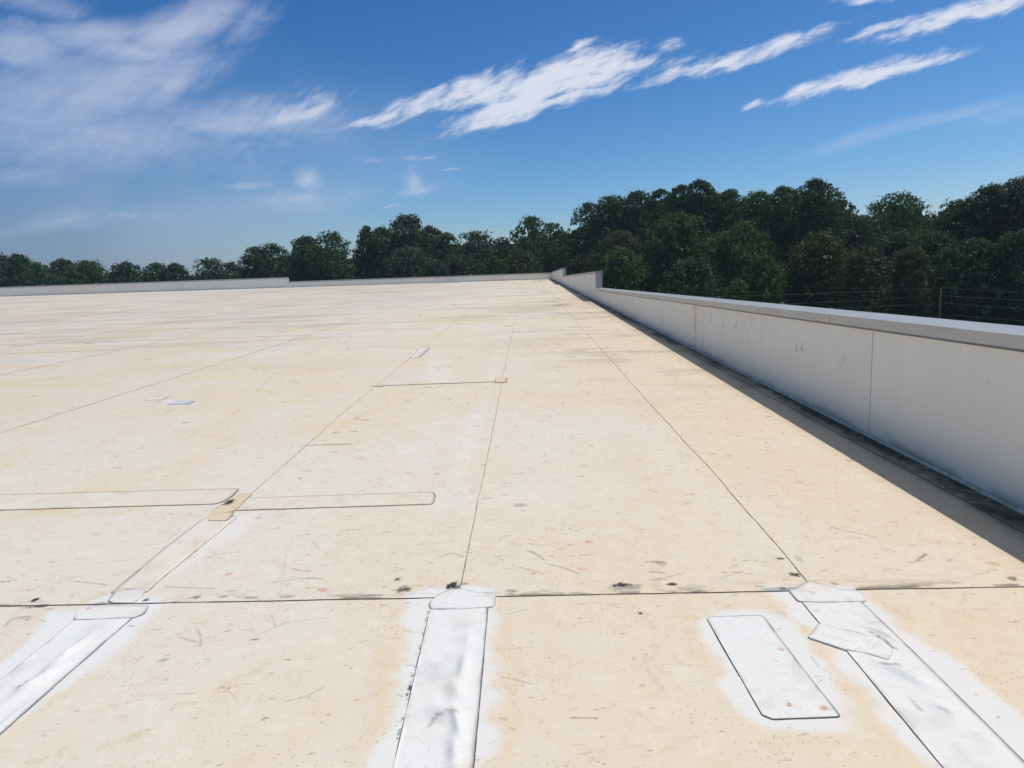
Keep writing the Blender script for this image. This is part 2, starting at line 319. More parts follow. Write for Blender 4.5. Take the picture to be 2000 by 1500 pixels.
    for i in range(2600):
        y = math.exp(r.uniform(math.log(2.0), math.log(42))); x = y*r.uniform(-.80, .80)
        if x > 2.9: continue
        k = (y/3)**.75; a = r.choice((0, 0, math.pi))+r.gauss(0, .35); L = (.004+.042*r.random()**3.2)*k
        if r.random() < .25: a = r.uniform(0, 6.28)
        ch = 'dk' if r.random() < .68 else 'ru'
        fd.stroke([(x, y), (x+L*math.cos(a), y+L*math.sin(a)*.8)], .0035*k*(.8+r.random()*.8), ch, r.uniform(.15, .6) if ch == 'dk' else r.uniform(.2, .7))
    for i in range(2600):                      # short crosswise smears, thickest over the middle distance
        y = math.exp(r.uniform(math.log(3.2), math.log(26))); x = y*r.uniform(-.75, .62)
        if x > 2.9: continue
        k = (y/3.2); L = r.uniform(.006, .035)*k*(1+2*(r.random() < .07)); w = .0028*k**1.15*(.7+.8*r.random())
        ch = 'dk' if r.random() < .5 else 'ru'; m = (x+L*.5, y+r.gauss(0, .25)*L); fd.stroke([(x, y), m, (x+L, m[1]+r.gauss(0, .25)*L)], w, ch, r.uniform(.08, .38) if ch == 'dk' else r.uniform(.12, .5), 1.1)
    for i in range(34):                        # long thin scratches
        y = r.uniform(2.1, 7); x = y*r.uniform(-.75, .6); a = r.uniform(0, 6.28); L = r.uniform(.05, .22); b = a+r.uniform(-.7, .7)
        m = (x+L*.5*math.cos(a), y+L*.5*math.sin(a)); fd.stroke([(x, y), m, (m[0]+L*.5*math.cos(b), m[1]+L*.5*math.sin(b))], .0035, 'dk', r.uniform(.12, .38))
def set_paint(me, fd):
    a = me.attributes.new('paint', 'FLOAT_COLOR', 'POINT')
    arr = np.stack([np.clip(fd.c[k], 0, 1).ravel() for k in ('cl', 'dk', 'ru', 'tn')], 1).astype(np.float32); a.data.foreach_set('color', arr.ravel())

def grid_mesh(name, P3, mat):                 # P3 array (ny, nx, 3)
    ny, nx = P3.shape[:2]; me = bpy.data.meshes.new(name); nv = nx*ny; nf = (nx-1)*(ny-1)
    me.vertices.add(nv); me.vertices.foreach_set('co', P3.reshape(-1).astype(np.float32))
    idx = np.arange(nv).reshape(ny, nx); q = np.stack([idx[:-1, :-1], idx[:-1, 1:], idx[1:, 1:], idx[1:, :-1]], -1).reshape(-1, 4)
    me.loops.add(nf*4); me.loops.foreach_set('vertex_index', q.ravel().astype(np.int32))
    me.polygons.add(nf); me.polygons.foreach_set('loop_start', (np.arange(nf)*4).astype(np.int32))
    me.update(calc_edges=True); me.polygons.foreach_set('use_smooth', np.ones(nf, bool)); me.materials.append(mat)
    return me
gx = list(np.arange(-4.4, XW+.003, .0085)); gx[-1] = XW+.003
s = .0085; x = gx[0]
while x > -78: s = min(s*1.022, .8); x -= s; gx.insert(0, x)
gy = [-6, -4, -2.5, -1.2, -.3, .5, 1.1, 1.6]; y = 1.9
while y < YF+.02: gy.append(y); y += max(.006, .78*y*y/1108)
gy.append(YF+.02)
gx = np.array(gx); gy = np.array(gy); GX, GY = np.meshgrid(gx, gy)
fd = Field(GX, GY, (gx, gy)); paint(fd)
und = (N1.fbm(GX*.8, GY*.8, 3)-.5)*.012*sstep(3.3, 4.2, GY) + (N2.fbm(GX*3, GY*3, 3)-.5)*.003
und = und*0
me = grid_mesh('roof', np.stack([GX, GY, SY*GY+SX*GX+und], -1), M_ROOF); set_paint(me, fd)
roof = bpy.data.objects.new('roof', me); COL.objects.link(roof); tag(roof, kind='structure')
del fd, und
def fz(x, y):                                 # height of the roof sheet without its tiny undulation margin
    return roofz(x, y)
# body of the building below the sheet
bb = MB(); bb.box(-78, XW+.001, -6, YF+.001, GZ-.5, -.35)
o = bb.build('roof_underside', M_CORE, roof)

def ribbon(pts, w, h, mat, name, parent, wav=.002, step=.03, zoff=0.001, closed=False, seed=0, gaps=0.):
    """a thin raised bead of seam grime following pts on the roof"""
    P = [Vector((*p, 0)) for p in pts]
    if closed: P.append(P[0])
    Q = []
    for a, b in zip(P[:-1], P[1:]):
        st = max(step, .004*(a.y)**1.3) if step else 1; n = max(1, int((b-a).length/st))
        for i in range(n): Q.append(a.lerp(b, i/n))
    Q.append(P[-1]); V = []; Fc = []
    for i, p in enumerate(Q):
        t = (Q[min(i+1, len(Q)-1)]-Q[max(i-1, 0)]).normalized(); nrm = Vector((-t.y, t.x, 0))
        k = float(N3.fbm(np.array(p.x*3+seed), np.array(p.y*3), 3))-.5; kw = float(N4.fbm(np.array(p.x*9+seed), np.array(p.y*9), 3))
        c = p + nrm*k*wav*2.4; ww = w*(.05+1.15*kw)
        if kw < .36+gaps: ww = w*(.22 if p.y < 5 else .55)
        z = roofz(c.x, c.y)+zoff
        a, b = c-nrm*ww/2, c+nrm*ww/2
        V += [(a.x, a.y, z), (c.x, c.y, z+h), (b.x, b.y, z)]
        if i: j = 3*i; Fc += [(j-3, j-2, j+1, j), (j-2, j-1, j+2, j+1)]
    return mkobj(name, V, Fc, mat, parent)

# ------------------------------------------------------------------ the welded seams of the roof sheet
XA, XB, XC = -.236*EYE, .858*EYE, -1.335*EYE
YN = R(600, 1173)[1]
def crossy(x): return R(600, 1173)[1] + (x+1.1)*-.004
ribbon([(x, crossy(x)) for x in np.arange(-5, 2.95, .25)], .0085, .0035, M_SEAMD, 'seam', roof, .003, .02, zoff=.0012)
a0 = RP([(898,1150)])[0]; ribbon([(a0[0], YN+.05), (XA, 6), (XA-.01, 12), (XA+.02, 25), (XA+.01, 78)], .0085, .003, M_SEAMB, 'seam', roof, .004, .05, seed=3, zoff=.0012)
ribbon([(XB-.01, YN+.09), (XB+.01, 5), (XB, 9), (XB+.01, 18), (XB+.02, 60)], .009, .003, M_SEAMB, 'seam', roof, .006, .05, seed=5, zoff=.0012)
ribbon([R(490,966), (XC-.02, 8), (XC-.05, 16), (XC-.06, 40), (XC-.06, 76)], .009, .003, M_SEAMB, 'seam', roof, .006, .05, seed=7, zoff=.0012)
for k, xx in enumerate((-5.6, -9.09, -12.6, -16.1, -19.6, -23.1, -26.6)):
    ribbon([(xx, 2), (xx+.02, 14), (xx, 30), (xx+.03, 60), (xx, YF-.2)], .013+.003*k, .004, M_SEAMB if k < 3 else M_SEAMG, 'seam', roof, .01, .1, seed=20+k, zoff=.0015)
for k, (yy, x0, x1, w) in enumerate(((21.4, -2.1, XW-.02, .035), (21.55, -34, -2.1, .035), (15.6, -20, -9.1, .02), (30.6, -40, -.4, .05), (31.2, -.4, XW-.02, .05), (43, -50, XW-.1, .08), (52, -20, 2, .1), (60, -60, -3, .12), (70, -60, 2, .14), (17.9, -30, -5.6, .025))):
    ribbon([(x, yy+.05*math.sin(x*.3+k)) for x in np.arange(x0, x1, 1.0)]+[(x1, yy)], w, .004, M_SEAMB, 'seam', roof, .02, .2, seed=40+k, zoff=.002)
p, q_ = R(748,753.5), R(970,746); ribbon([p, q_], .03, .006, M_SEAMD, 'seam', roof, .006, .05, seed=77, zoff=.0012)
# seam line in the shaded strip beside the wall
ribbon([(2.74, 2.2), (2.735, 6), (2.75, 12), (2.74, 22), (2.74, 60), (2.74, YF-.4)], .011, .004, M_SEAMD, 'seam', roof, .008, .06, seed=91, zoff=.0012)

# ------------------------------------------------------------------ patches and cover strips
def patch(name, px, label, cat, mat, seal, dz=.003, white=.5, sp=.014, disp=None, sealw=.007, group=None, gaps=0., open_edges=(), round_=0.012):
    P = [Vector(p) for p in RP(px)]
    # soften corners a little
    Q = []
    n = len(P)
    for i in range(n):
        a, b, c = P[i-1], P[i], P[(i+1) % n]; r = min(round_, (a-b).length*.3, (c-b).length*.3)
        p0 = b+(a-b).normalized()*r; p1 = b+(c-b).normalized()*r
        for t in (0, .5, 1): Q.append((p0*(1-t)*(1-t)+b*2*t*(1-t)+p1*t*t))
    B = []
    for a, b in zip(Q, Q[1:]+Q[:1]):
        m = max(1, int((b-a).length/(sp*1.2)))
        for i in range(m): B.append(a.lerp(b, i/m))
    xs = np.arange(min(p.x for p in B), max(p.x for p in B), sp); ys = np.arange(min(p.y for p in B), max(p.y for p in B), sp)
    XX, YY = np.meshgrid(xs, ys); XX = XX.ravel(); YY = YY.ravel()
    ins = poly_sd(XX, YY, [tuple(p) for p in B]) < -sp*.45
    pts = B+[Vector((a, b)) for a, b in zip(XX[ins], YY[ins])]
    nb = len(B); vv, ee, ff, _, _, _ = delaunay_2d_cdt(pts, [(i, (i+1) % nb) for i in range(nb)], [list(range(nb))], 1, 1e-5)
    X = np.array([v.x for v in vv]); Y = np.array([v.y for v in vv])
    d = np.abs(poly_sd(X, Y, [tuple(p) for p in B])); Z = SY*Y+SX*X+dz+(N1.fbm(X*14, Y*14, 3)-.5)*.0022*sstep(0, .03, d)
    if disp is not None: Z = Z+disp(X, Y)*sstep(.0, .05, d)
    V = [(a, b, c) for a, b, c in zip(X, Y, Z)]; Fc = [tuple(f) for f in ff]
    root = empty(name, (sum(X)/len(X), sum(Y)/len(Y), float(np.mean(Z)))); tag(root, label, cat, group)
    k0 = len(V); 
    bi = []
    key = {}
    for i, v in enumerate(vv): key[(round(v.x, 4), round(v.y, 4))] = i
    bi = [key.get((round(p.x, 4), round(p.y, 4))) for p in B]; bi = [b for b in bi if b is not None]
    for i in bi: V.append((X[i], Y[i], roofz(X[i], Y[i])-.002))
    nb = len(bi); Fc += [(bi[i], k0+i, k0+(i+1) % nb, bi[(i+1) % nb]) for i in range(nb)]
    sh = mkobj('sheet', V, Fc, mat, root, smooth=False)
    nf = len(ff); sm = np.zeros(len(Fc), bool); sm[:nf] = True; sh.data.polygons.foreach_set('use_smooth', sm)
    fX = np.array([v[0] for v in V]); fY = np.array([v[1] for v in V]); f = Field(fX, fY); paint(f, patch=True)
    f.c['tn'] += .42-.6*white+(N2.fbm(fX*6, fY*6, 4)-.5)*1.0; f.c['cl'] += max(0, white); f.c['dk'] += .10*sstep(.55, .75, N3.fbm(fX*9, fY*9, 5))+.25*sstep(.02, 0, np.append(d, np.zeros(len(V)-len(d))))*sstep(.45, .7, N4.fbm(fX*12, fY*12, 3))
    if disp is not None: f.c['dk'] += .0
    set_paint(sh.data, f)
    if seal:
        Bp = [tuple(p) for p in B]
        if open_edges:
            keep = [p for p in Bp if not any((min(e[0], e[1]) <= p[1] <= max(e[0], e[1])) for e in open_edges)]; 
        ribbon(Bp, sealw, dz*.3+.0014, seal, 'edge_seal', root, .0015, .012, zoff=max(.001, dz*.55), closed=True, seed=len(Bp), gaps=gaps)
    return root
def gauss(X, Y, px, py, sx, sy, ang, a):
    c = R(px, py); dx, dy = X-c[0], Y-c[1]; ca, sa = math.cos(ang), math.sin(ang); u = dx*ca+dy*sa; v = -dx*sa+dy*ca
    return a*np.exp(-(u/sx)**2-(v/sy)**2)
def d_centre(X, Y):
    z = gauss(X, Y, 905, 1310, .018, .10, .0, .010)+gauss(X, Y, 890, 1350, .03, .07, .35, .011)+gauss(X, Y, 870, 1395, .06, .035, -.2, .012)+gauss(X, Y, 895, 1420, .014, .09, .25, .012)
    z += gauss(X, Y, 860, 1300, .05, .05, 0, .006)+gauss(X, Y, 888, 1470, .02, .08, .1, .011)+gauss(X, Y, 840, 1430, .05, .06, 0, -.005)+gauss(X, Y, 915, 1250, .02, .06, 0, .005)
    return 1.9*z+(N2.fbm(X*16, Y*9, 3)-.5)*.006
def d_left(X, Y):
    z = gauss(X, Y, 125, 1285, .015, .14, -.05, .016)+gauss(X, Y, 80, 1330, .022, .12, -.2, .014)+gauss(X, Y, 60, 1345, .06, .03, .1, .008)+gauss(X, Y, 30, 1400, .014, .10, -.1, .015)+gauss(X, Y, 160, 1245, .05, .05, 0, .004)
    return 1.7*z+(N2.fbm(X*12, Y*8, 3)-.5)*.007
def d_right(X, Y):
    z = gauss(X, Y, 1770, 1320, .03, .09, .5, .010)+gauss(X, Y, 1750, 1250, .012, .12, .6, .010)+gauss(X, Y, 1850, 1390, .03, .05, .3, .005)
    return 1.8*z+(N2.fbm(X*9, Y*9, 3)-.5)*.006
def d_wrink(X, Y):
    return (N3.fbm(X*22+Y*8, Y*34, 4)-.5)*.014+gauss(X, Y, 1735, 1262, .02, .07, .9, .008)
G_ST = 'white cover strips laid over the lengthwise seams'; G_T = 'rounded patches over the seam crossings'; G_B = 'bands laid across the sheet'
patch('cover_strip', [(841,1187),(953,1187),(925,1500),(903,1760),(700,1760),(768,1500)], 'puckered white cover strip at the bottom centre, black grime dashes along its left edge', 'roof strip', M_PATCH, M_SEAMD, disp=d_centre, group=G_ST, sealw=.0075, sp=.012)
patch('cover_strip', [(150,1209),(262,1205),(0,1435),(-320,1716),(-560,1716),(0,1331)], 'creased white cover strip running out of the bottom left corner', 'roof strip', M_PATCH, M_SEAMD, disp=d_left, group=G_ST, sp=.013)
patch('cover_strip', [(1566,1176),(1679,1173),(1787,1276),(2000,1488),(2190,1677),(1975,1677),(1842,1500),(1653,1271),(1601,1218)], 'wide white cover strip running to the bottom right corner under a wrinkled patch', 'roof strip', M_PATCH, M_SEAMD, disp=d_right, group=G_ST, sp=.013, round_=.004)
patch('cover_strip', [(216,1159),(288,1157),(310,1135),(463,1011),(440,1009),(400,1012),(380,1026),(330,1064)], 'pale diagonal cover strip between the tan patch and the near cross seam', 'roof strip', M_ROOF, M_SEAMB, white=.30, group=G_ST, sp=.02, sealw=.009)
patch('seam_patch', [(842,1174),(838,1181),(841,1191),(904,1191),(964,1186),(967,1178),(968,1161),(935,1160),(905,1151),(880,1153),(859,1161)], 'rounded white patch over the seam crossing at the head of the centre strip', 'roof patch', M_PATCH, M_SEAMG, dz=.0048, white=.34, group=G_T, sp=.01, sealw=.006)
patch('seam_patch', [(145,1209),(152,1193),(172,1185),(292,1185),(282,1200),(262,1208),(205,1210),(150,1212)], 'white patch just below the near cross seam at the head of the left strip', 'roof patch', M_PATCH, M_SEAMG, dz=.0048, white=.34, group=G_T, sp=.012, sealw=.006)
patch('seam_patch', [(224,1158),(210,1175),(219,1179),(259,1179),(270,1172),(286,1154),(250,1153)], 'small white patch just above the near cross seam at the foot of the diagonal strip', 'roof patch', M_PATCH, M_SEAMG, dz=.0048, white=.34, group=G_T, sp=.012, sealw=.005)
patch('seam_patch', [(1540,1154),(1559,1176),(1600,1178),(1690,1176),(1691,1171),(1671,1153),(1643,1153),(1610,1143),(1578,1136),(1555,1150)], 'angular white patch over the seam crossing at the head of the right strip', 'roof patch', M_PATCH, M_SEAMG, dz=.0048, white=.34, group=G_T, sp=.01, sealw=.006)
patch('wrinkled_patch', [(1599,1220),(1577,1247),(1650,1271),(1690,1278),(1734,1292),(1738,1284),(1745,1271),(1715,1248),(1681,1239)], 'crumpled transparent looking patch stuck across the left edge of the right strip', 'roof patch', M_PATCH, M_SEAMG, dz=.0065, disp=d_wrink, sp=.008, sealw=.006)
patch('membrane_patch', [(1380.5,1209.5),(1386,1206),(1485.5,1203),(1494,1209),(1566,1304),(1639.5,1398.5),(1636,1401),(1510,1406),(1489,1398)], 'long white rectangular patch with orange rust specks inside a washed white halo', 'roof patch', M_PATCH, M_SEAMD, dz=.004, sp=.009, sealw=.0075, round_=.006)
patch('tan_patch', [(463,967.5),(493,966),(478,981),(468,992),(455,1001),(430,1004),(409,1007),(415,998)], 'tan brown patch with a dark spot where the two cross bands meet', 'roof patch', M_TAN, M_SEAMB, dz=.0065, sp=.015, sealw=.009)
patch('tan_patch', [(407,1010),(412,1004),(457,1001),(455,1009),(443,1018),(407,1018.5)], 'small tan patch tucked under the lower end of the spotted tan patch', 'roof patch', M_TAN, M_SEAMB, dz=.006, sp=.015, sealw=.007)
patch('cover_band', [(468,955),(456,968),(439,980),(420,985),(0,997),(-500,1011),(-500,979),(0,967)], 'long white band lying across the sheet at the left with a curved right end', 'roof band', M_ROOF, M_SEAMK, dz=.004, white=.15, sp=.025, group=G_B, sealw=.011, round_=.02)
patch('cover_band', [(484,973.5),(846,962),(850,967.5),(849,980),(844,985.5),(460,997.5)], 'narrow cream band with clipped corners ending right of the tan patch', 'roof band', M_ROOF, M_SEAMK, dz=.004, white=.15, sp=.02, group=G_B, sealw=.013)
patch('small_patch', [(820,679),(840,678),(830,690),(820,698),(800,700),(812,688)], 'small white patch outlined in brown sitting on a lengthwise seam beyond the short cross seam', 'roof patch', M_ROOF, M_SEAMB, dz=.004, white=.15, sp=.06, sealw=.028, round_=.02)
patch('small_patch', [(969,739.5),(991,739),(989,747.5),(968,748)], 'small square tan patch at the right end of the short dark cross seam', 'roof patch', M_TAN, M_SEAMB, dz=.010, sp=.04, sealw=.02, round_=.01)
patch('small_patch', [(728,754.5),(737,752.3),(750,753),(747,755.8)], 'tiny tan patch at the left end of the short dark cross seam', 'roof patch', M_TAN, M_SEAMB, dz=.010, sp=.04, sealw=.02, round_=.01)
patch('small_patch', [(280,782),(296,777),(332,775),(320,780),(314,781.5)], 'faint white slanted patch beside the bluish one out on the left of the roof', 'roof patch', M_ROOF, M_SEAMG, dz=.004, white=.25, sp=.04, sealw=.018, round_=.02)
patch('small_patch', [(326,791),(340,785),(382,783.5),(370,789.5)], 'bluish grey slanted patch inside a bright white halo on the left of the roof', 'roof patch', M_BLUE, M_SEAMG, dz=.006, sp=.04, sealw=.018, round_=.02)

# ------------------------------------------------------------------ parapet walls
T1, T2, T3 = EYE-.42, EYE+.30, EYE+.93
S1, S2 = 30.32, 57.6
XO = 3.22                                      # outer face of the coping
def wall_paint(f, Y, Z):                       # Field over (along-wall, height)
    r = random.Random(3)
    def onwall(px, py):
        d = ray(px, py); k = XW/d.x; return (d.y*k, EYE+d.z*k)
    for (x, y) in [(1223,586),(1247,590),(1272,597),(1287,600),(1319.6,607),(1338,609),(1388,611),(1389,623),(1413,634),(1438,636),(1556,680),(1567,676)]:  # small hooks, painted as dark marks with their shadows
        a = onwall(x, y); k = a[0]/12
        f.stroke([(a[0], a[1]+.035), (a[0]-.01, a[1]-.02), (a[0]+.03*k, a[1]-.03)], .016, 'dk', .75)
    for (a, b) in [((1463,612),(1473,652)), ((1468,615),(1475,640)), ((1461,645),(1471,692)), ((1458,640),(1462,668)), ((1640,720),(1652,700)), ((1560,682),(1575,685))]:
        f.stroke([onwall(*a), onwall(*b)], .014, 'dk', .22)
    for (a, b, w, am) in [((1357,596),(1359,645),.07,.95), ((1362,598),(1363,630),.05,.8), ((1352,601),(1353,640),.03,.35), ((1358,640),(1357,668),.03,.3), ((1176,575),(1176,592),.05,.4), ((1230,600),(1230,622),.03,.15)]:
        f.stroke([onwall(*a), onwall(*b)], w, 'ru', am, .9)
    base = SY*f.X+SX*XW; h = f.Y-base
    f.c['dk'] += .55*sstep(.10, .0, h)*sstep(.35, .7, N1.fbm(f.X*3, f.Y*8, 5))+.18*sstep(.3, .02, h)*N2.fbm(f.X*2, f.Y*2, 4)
    for i in range(60):
        y = r.uniform(3, 28); z = r.uniform(.2, 1.0); f.blob((y, z), .012, .010, 'dk', r.uniform(.15, .5))
def panel(y0, y1, ztop, root, st, name='membrane_panel', axis='y', zt2=None, label=None):
    ny = max(2, int((y1-y0)/st)+1); ys = np.linspace(y0+.0035, y1-.0035, ny)
    nz = 70 if st < .05 else 8; t = np.linspace(0, 1, nz)
    if axis == 'y':
        b = SY*ys+SX*XW-.01; Yg = np.repeat(ys[None], nz, 0); Zg = b[None]+(ztop-b[None])*t[:, None]
        f = Field(Yg.ravel(), Zg.ravel())
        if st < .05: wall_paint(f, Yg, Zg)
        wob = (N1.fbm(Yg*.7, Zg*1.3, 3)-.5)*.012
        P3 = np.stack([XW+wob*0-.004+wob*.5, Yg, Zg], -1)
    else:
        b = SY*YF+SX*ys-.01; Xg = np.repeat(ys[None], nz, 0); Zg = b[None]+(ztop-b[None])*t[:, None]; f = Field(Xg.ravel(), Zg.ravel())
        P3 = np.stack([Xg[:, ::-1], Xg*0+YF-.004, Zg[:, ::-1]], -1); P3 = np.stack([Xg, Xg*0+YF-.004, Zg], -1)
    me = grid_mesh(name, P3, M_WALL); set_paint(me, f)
    o = bpy.data.objects.new(name, me); COL.objects.link(o); o.parent = root; o.location = -Vector(root.location); return o
def coping(y0, y1, zt, root, axis='y', seg=3.04, phase=0., lo=XW-.03, hi=XO, drop=.085, face=-1):
    """metal cap: inner fascia, top falling slightly inwards, outer fascia, hemmed drip edge coloured as the shadow line"""
    cuts = [y0]; y = phase
    while y < y1-.2:
        if y > y0+.2: cuts.append(y)
        y += seg
    cuts.append(y1)
    for a, b in zip(cuts[:-1], cuts[1:]):
        m = MB(); t = .004
        prof = [(lo, zt-drop), (lo, zt), (hi, zt+.02), (hi, zt-drop), (hi-t*2, zt-drop), (hi-.02, zt-.02), (lo+.02, zt-.025), (lo+t*2, zt-drop)]
        m.prism(prof, axis, a+.0045, b-.0045); m.build('coping_piece', M_COPE, root)
        hm = MB(); hm.prism([(lo-.003, zt-drop-.013), (lo-.005, zt-drop-.001), (lo+.018, zt-drop-.001), (lo+.018, zt-drop-.013)], axis, a+.0045, b-.0045); hm.build('shadow_drip_edge', M_DRIP_SHADE, root)
        if b < y1-.01:                          # splice plate under the joint
            c = MB(); prof = [(lo+.009, zt-drop+.004), (lo+.009, zt-.012), (hi-.009, zt+.008), (hi-.009, zt-.03), (lo+.018, zt-.03), (lo+.018, zt-drop+.004)]
            c.prism(prof, axis, b-.06, b+.06); c.build('splice_plate', M_DGREY, root)
par = empty('parapet_wall', (XW, 12, 0.2)); tag(par, 'long white parapet wall down the right edge of the roof stepping up twice in the distance', 'wall', 'parapet walls round the roof')
for (a, b, z) in ((-4, S1, T1), (S1+.001, S2, T2), (S2+.001, YF+.3, T3)):
    m = MB(); m.box(XW+.003, XO-.02, a, b, GZ-.4, z-.03); m.build('wall_section', M_CORE, par)
for (a, b) in ((-2, 6.14), (6.14, 12.0), (12.0, 20.0), (20.0, S1+.0035)): panel(a, b, T1-.035, par, .02)
for (a, b) in ((S1-.0035, 39.5), (39.5, 48.5), (48.5, S2)): panel(a, b, T2-.035, par, .3)
for (a, b) in ((S2, 66), (66, 74), (74, YF)): panel(a, b, T3-.035, par, .3)
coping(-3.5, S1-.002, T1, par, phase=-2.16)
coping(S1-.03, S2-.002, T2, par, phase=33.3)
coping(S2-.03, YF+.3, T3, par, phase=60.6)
for (y, z0, z1) in ((S1, T1, T2), (S2, T2, T3)):    # metal clad returns where the wall steps up
    m = MB(); m.box(XW+.01, XO-.012, y-.012, y-.002, z0+.022, z1-.086)
    m.prism([(XW-.034, z0+.0225), (XW-.034, z1-.087), (XW+.009, z1-.087), (XW+.009, z0+.0225)], 'y', y-.014, y-.006); m.build('end_cladding', M_COPE, par)
m = MB(); m.prism([(XW-.045, roofz(XW, 0)-.02), (XW-.045, .0), (XW-.006, .045), (XW-.006, -.03)], 'y', 0, 1)
vv = []
for t in range(2):
    yy = (-2, YF-.05)[t]; z = roofz(XW, yy)
    vv += [(XW-.036, yy, z-.01), (XW-.033, yy, z+.004), (XW-.014, yy, z+.020), (XW-.014, yy, z-.01)]
mkobj('base_flashing', vv, [(0, 1, 5, 4), (1, 2, 6, 5), (2, 3, 7, 6)], M_CANT, par)
far = empty('parapet_wall', (-20, YF, 1.6)); tag(far, 'white parapet wall across the far end of the roof, taller on the left of its step', 'wall', 'parapet walls round the roof')
TR, TL, XS = EYE+.82, EYE+1.32, -27.4
for (a, b, z) in ((-78, XS, TL), (XS+.001, XW+.002, TR)):
    m = MB(); m.box(a, b, YF+.003, YF+.24, GZ-.4, z-.03); m.build('wall_section', M_CORE, far)
for (a, b) in ((-77, -66), (-66, -56), (-56, -46.5), (-46.5, -37), (-37, XS)): panel(a, b, TL-.035, far, .5, axis='x')
for (a, b) in ((XS, -18), (-18, -9), (-9, XW-.004)): panel(a, b, TR-.035, far, .5, axis='x')
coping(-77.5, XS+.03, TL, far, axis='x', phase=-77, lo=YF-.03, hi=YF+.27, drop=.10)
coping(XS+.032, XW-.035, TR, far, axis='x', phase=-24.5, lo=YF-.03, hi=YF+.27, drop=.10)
m = MB(); m.box(XS+.004, XS+.016, YF-.01, YF+.255, TR+.022, TL-.101); m.build('end_cladding', M_PATCH, far)

# ------------------------------------------------------------------ ground beyond the building
def ground_mat():
    m, nt, out = nodes('grassy_ground'); g = G(nt); P = g.obj()
    a = g.noise(P, .12, 6, .6); b = g.noise(P, 2.5, 5, .7)
    c = g.mix(g.ss(a, .4, .62), (.045, .07, .025), (.10, .095, .05)); c = g.mix(g.m('MULTIPLY', g.ss(b, .5, .7), .5), c, (.03, .045, .018))
    g.bsdf(out, c, .9, 0, .2, b, .6, .1); return m
n = 60; t = np.linspace(-1, 1, n); t = np.sign(t)*np.abs(t)**2.2*3000
XX, YY = np.meshgrid(t, t+40); ZZ = GZ+(N1.fbm(XX*.02+50, YY*.02+50, 3)-.5)*1.0*sstep(90, 200, np.hypot(XX, YY))
me = grid_mesh('ground', np.stack([XX, YY, ZZ], -1), ground_mat()); o = bpy.data.objects.new('ground', me); COL.objects.link(o); tag(o, kind='structure')

# ------------------------------------------------------------------ trees
def leaf_mat(name, dark, light):
    m, nt, out = nodes(name); g = G(nt)
    at = g.n('ShaderNodeAttribute', attribute_name='rnd', attribute_type='GEOMETRY'); n = g.noise(g.obj(), .55, 3, .5)
    f = g.m('ADD', g.m('MULTIPLY', at.outputs['Fac'], .6), g.m('MULTIPLY', g.m('SUBTRACT', n, .3), .9), clamp=True)
    c = g.mix(f, dark, light)
    b = g.n('ShaderNodeBsdfPrincipled'); g.put(b.inputs['Base Color'], c); b.inputs['Roughness'].default_value = .6; b.inputs['Specular IOR Level'].default_value = .22
    tr = g.n('ShaderNodeBsdfTranslucent'); g.put(tr.inputs[0], g.mix(1, c, (1.0, 1.15, .45), 'MULTIPLY'))
    mx = g.n('ShaderNodeMixShader'); mx.inputs[0].default_value = .28; nt.links.new(b.outputs[0], mx.inputs[1]); nt.links.new(tr.outputs[0], mx.inputs[2]); nt.links.new(mx.outputs[0], out.inputs[0]); return m
LM = {'dark': leaf_mat('dark_green_leaves', (.030, .058, .034), (.070, .118, .058)),
      'mid': leaf_mat('mid_green_leaves', (.034, .072, .034), (.085, .150, .055)),
      'bright': leaf_mat('fresh_green_leaves', (.038, .082, .032), (.088, .152, .046)),
      'olive': leaf_mat('olive_leaves', (.045, .066, .036), (.095, .120, .058)),
      'grey': leaf_mat('grey_green_leaves', (.040, .062, .048), (.085, .115, .080))}
M_BARK = simple('bark', (.085, .07, .055), .9, ns=5, var=.4)
def leaves(C, NRM, size, rng):
    n = len(C); v = rng.normal(size=(n, 3)); N = NRM*.8+np.array([0, 0, .15])+v/np.linalg.norm(v, axis=1)[:, None]*.65; N /= np.linalg.norm(N, axis=1)[:, None]
    t = rng.normal(size=(n, 3)); t -= (t*N).sum(1)[:, None]*N; t /= np.linalg.norm(t, axis=1)[:, None]; b = np.cross(N, t)
    L = (size*(.6+.8*rng.random(n)))[:, None]; W = L*(.45+.3*rng.random(n))[:, None]; k = (rng.random(n)-.5)[:, None]*.5
    return np.stack([C-t*L*.5, C+b*W*.5+N*L*.12+t*L*k*.3, C+t*L*.5, C-b*W*.5+N*L*.12-t*L*k*.2], 1)
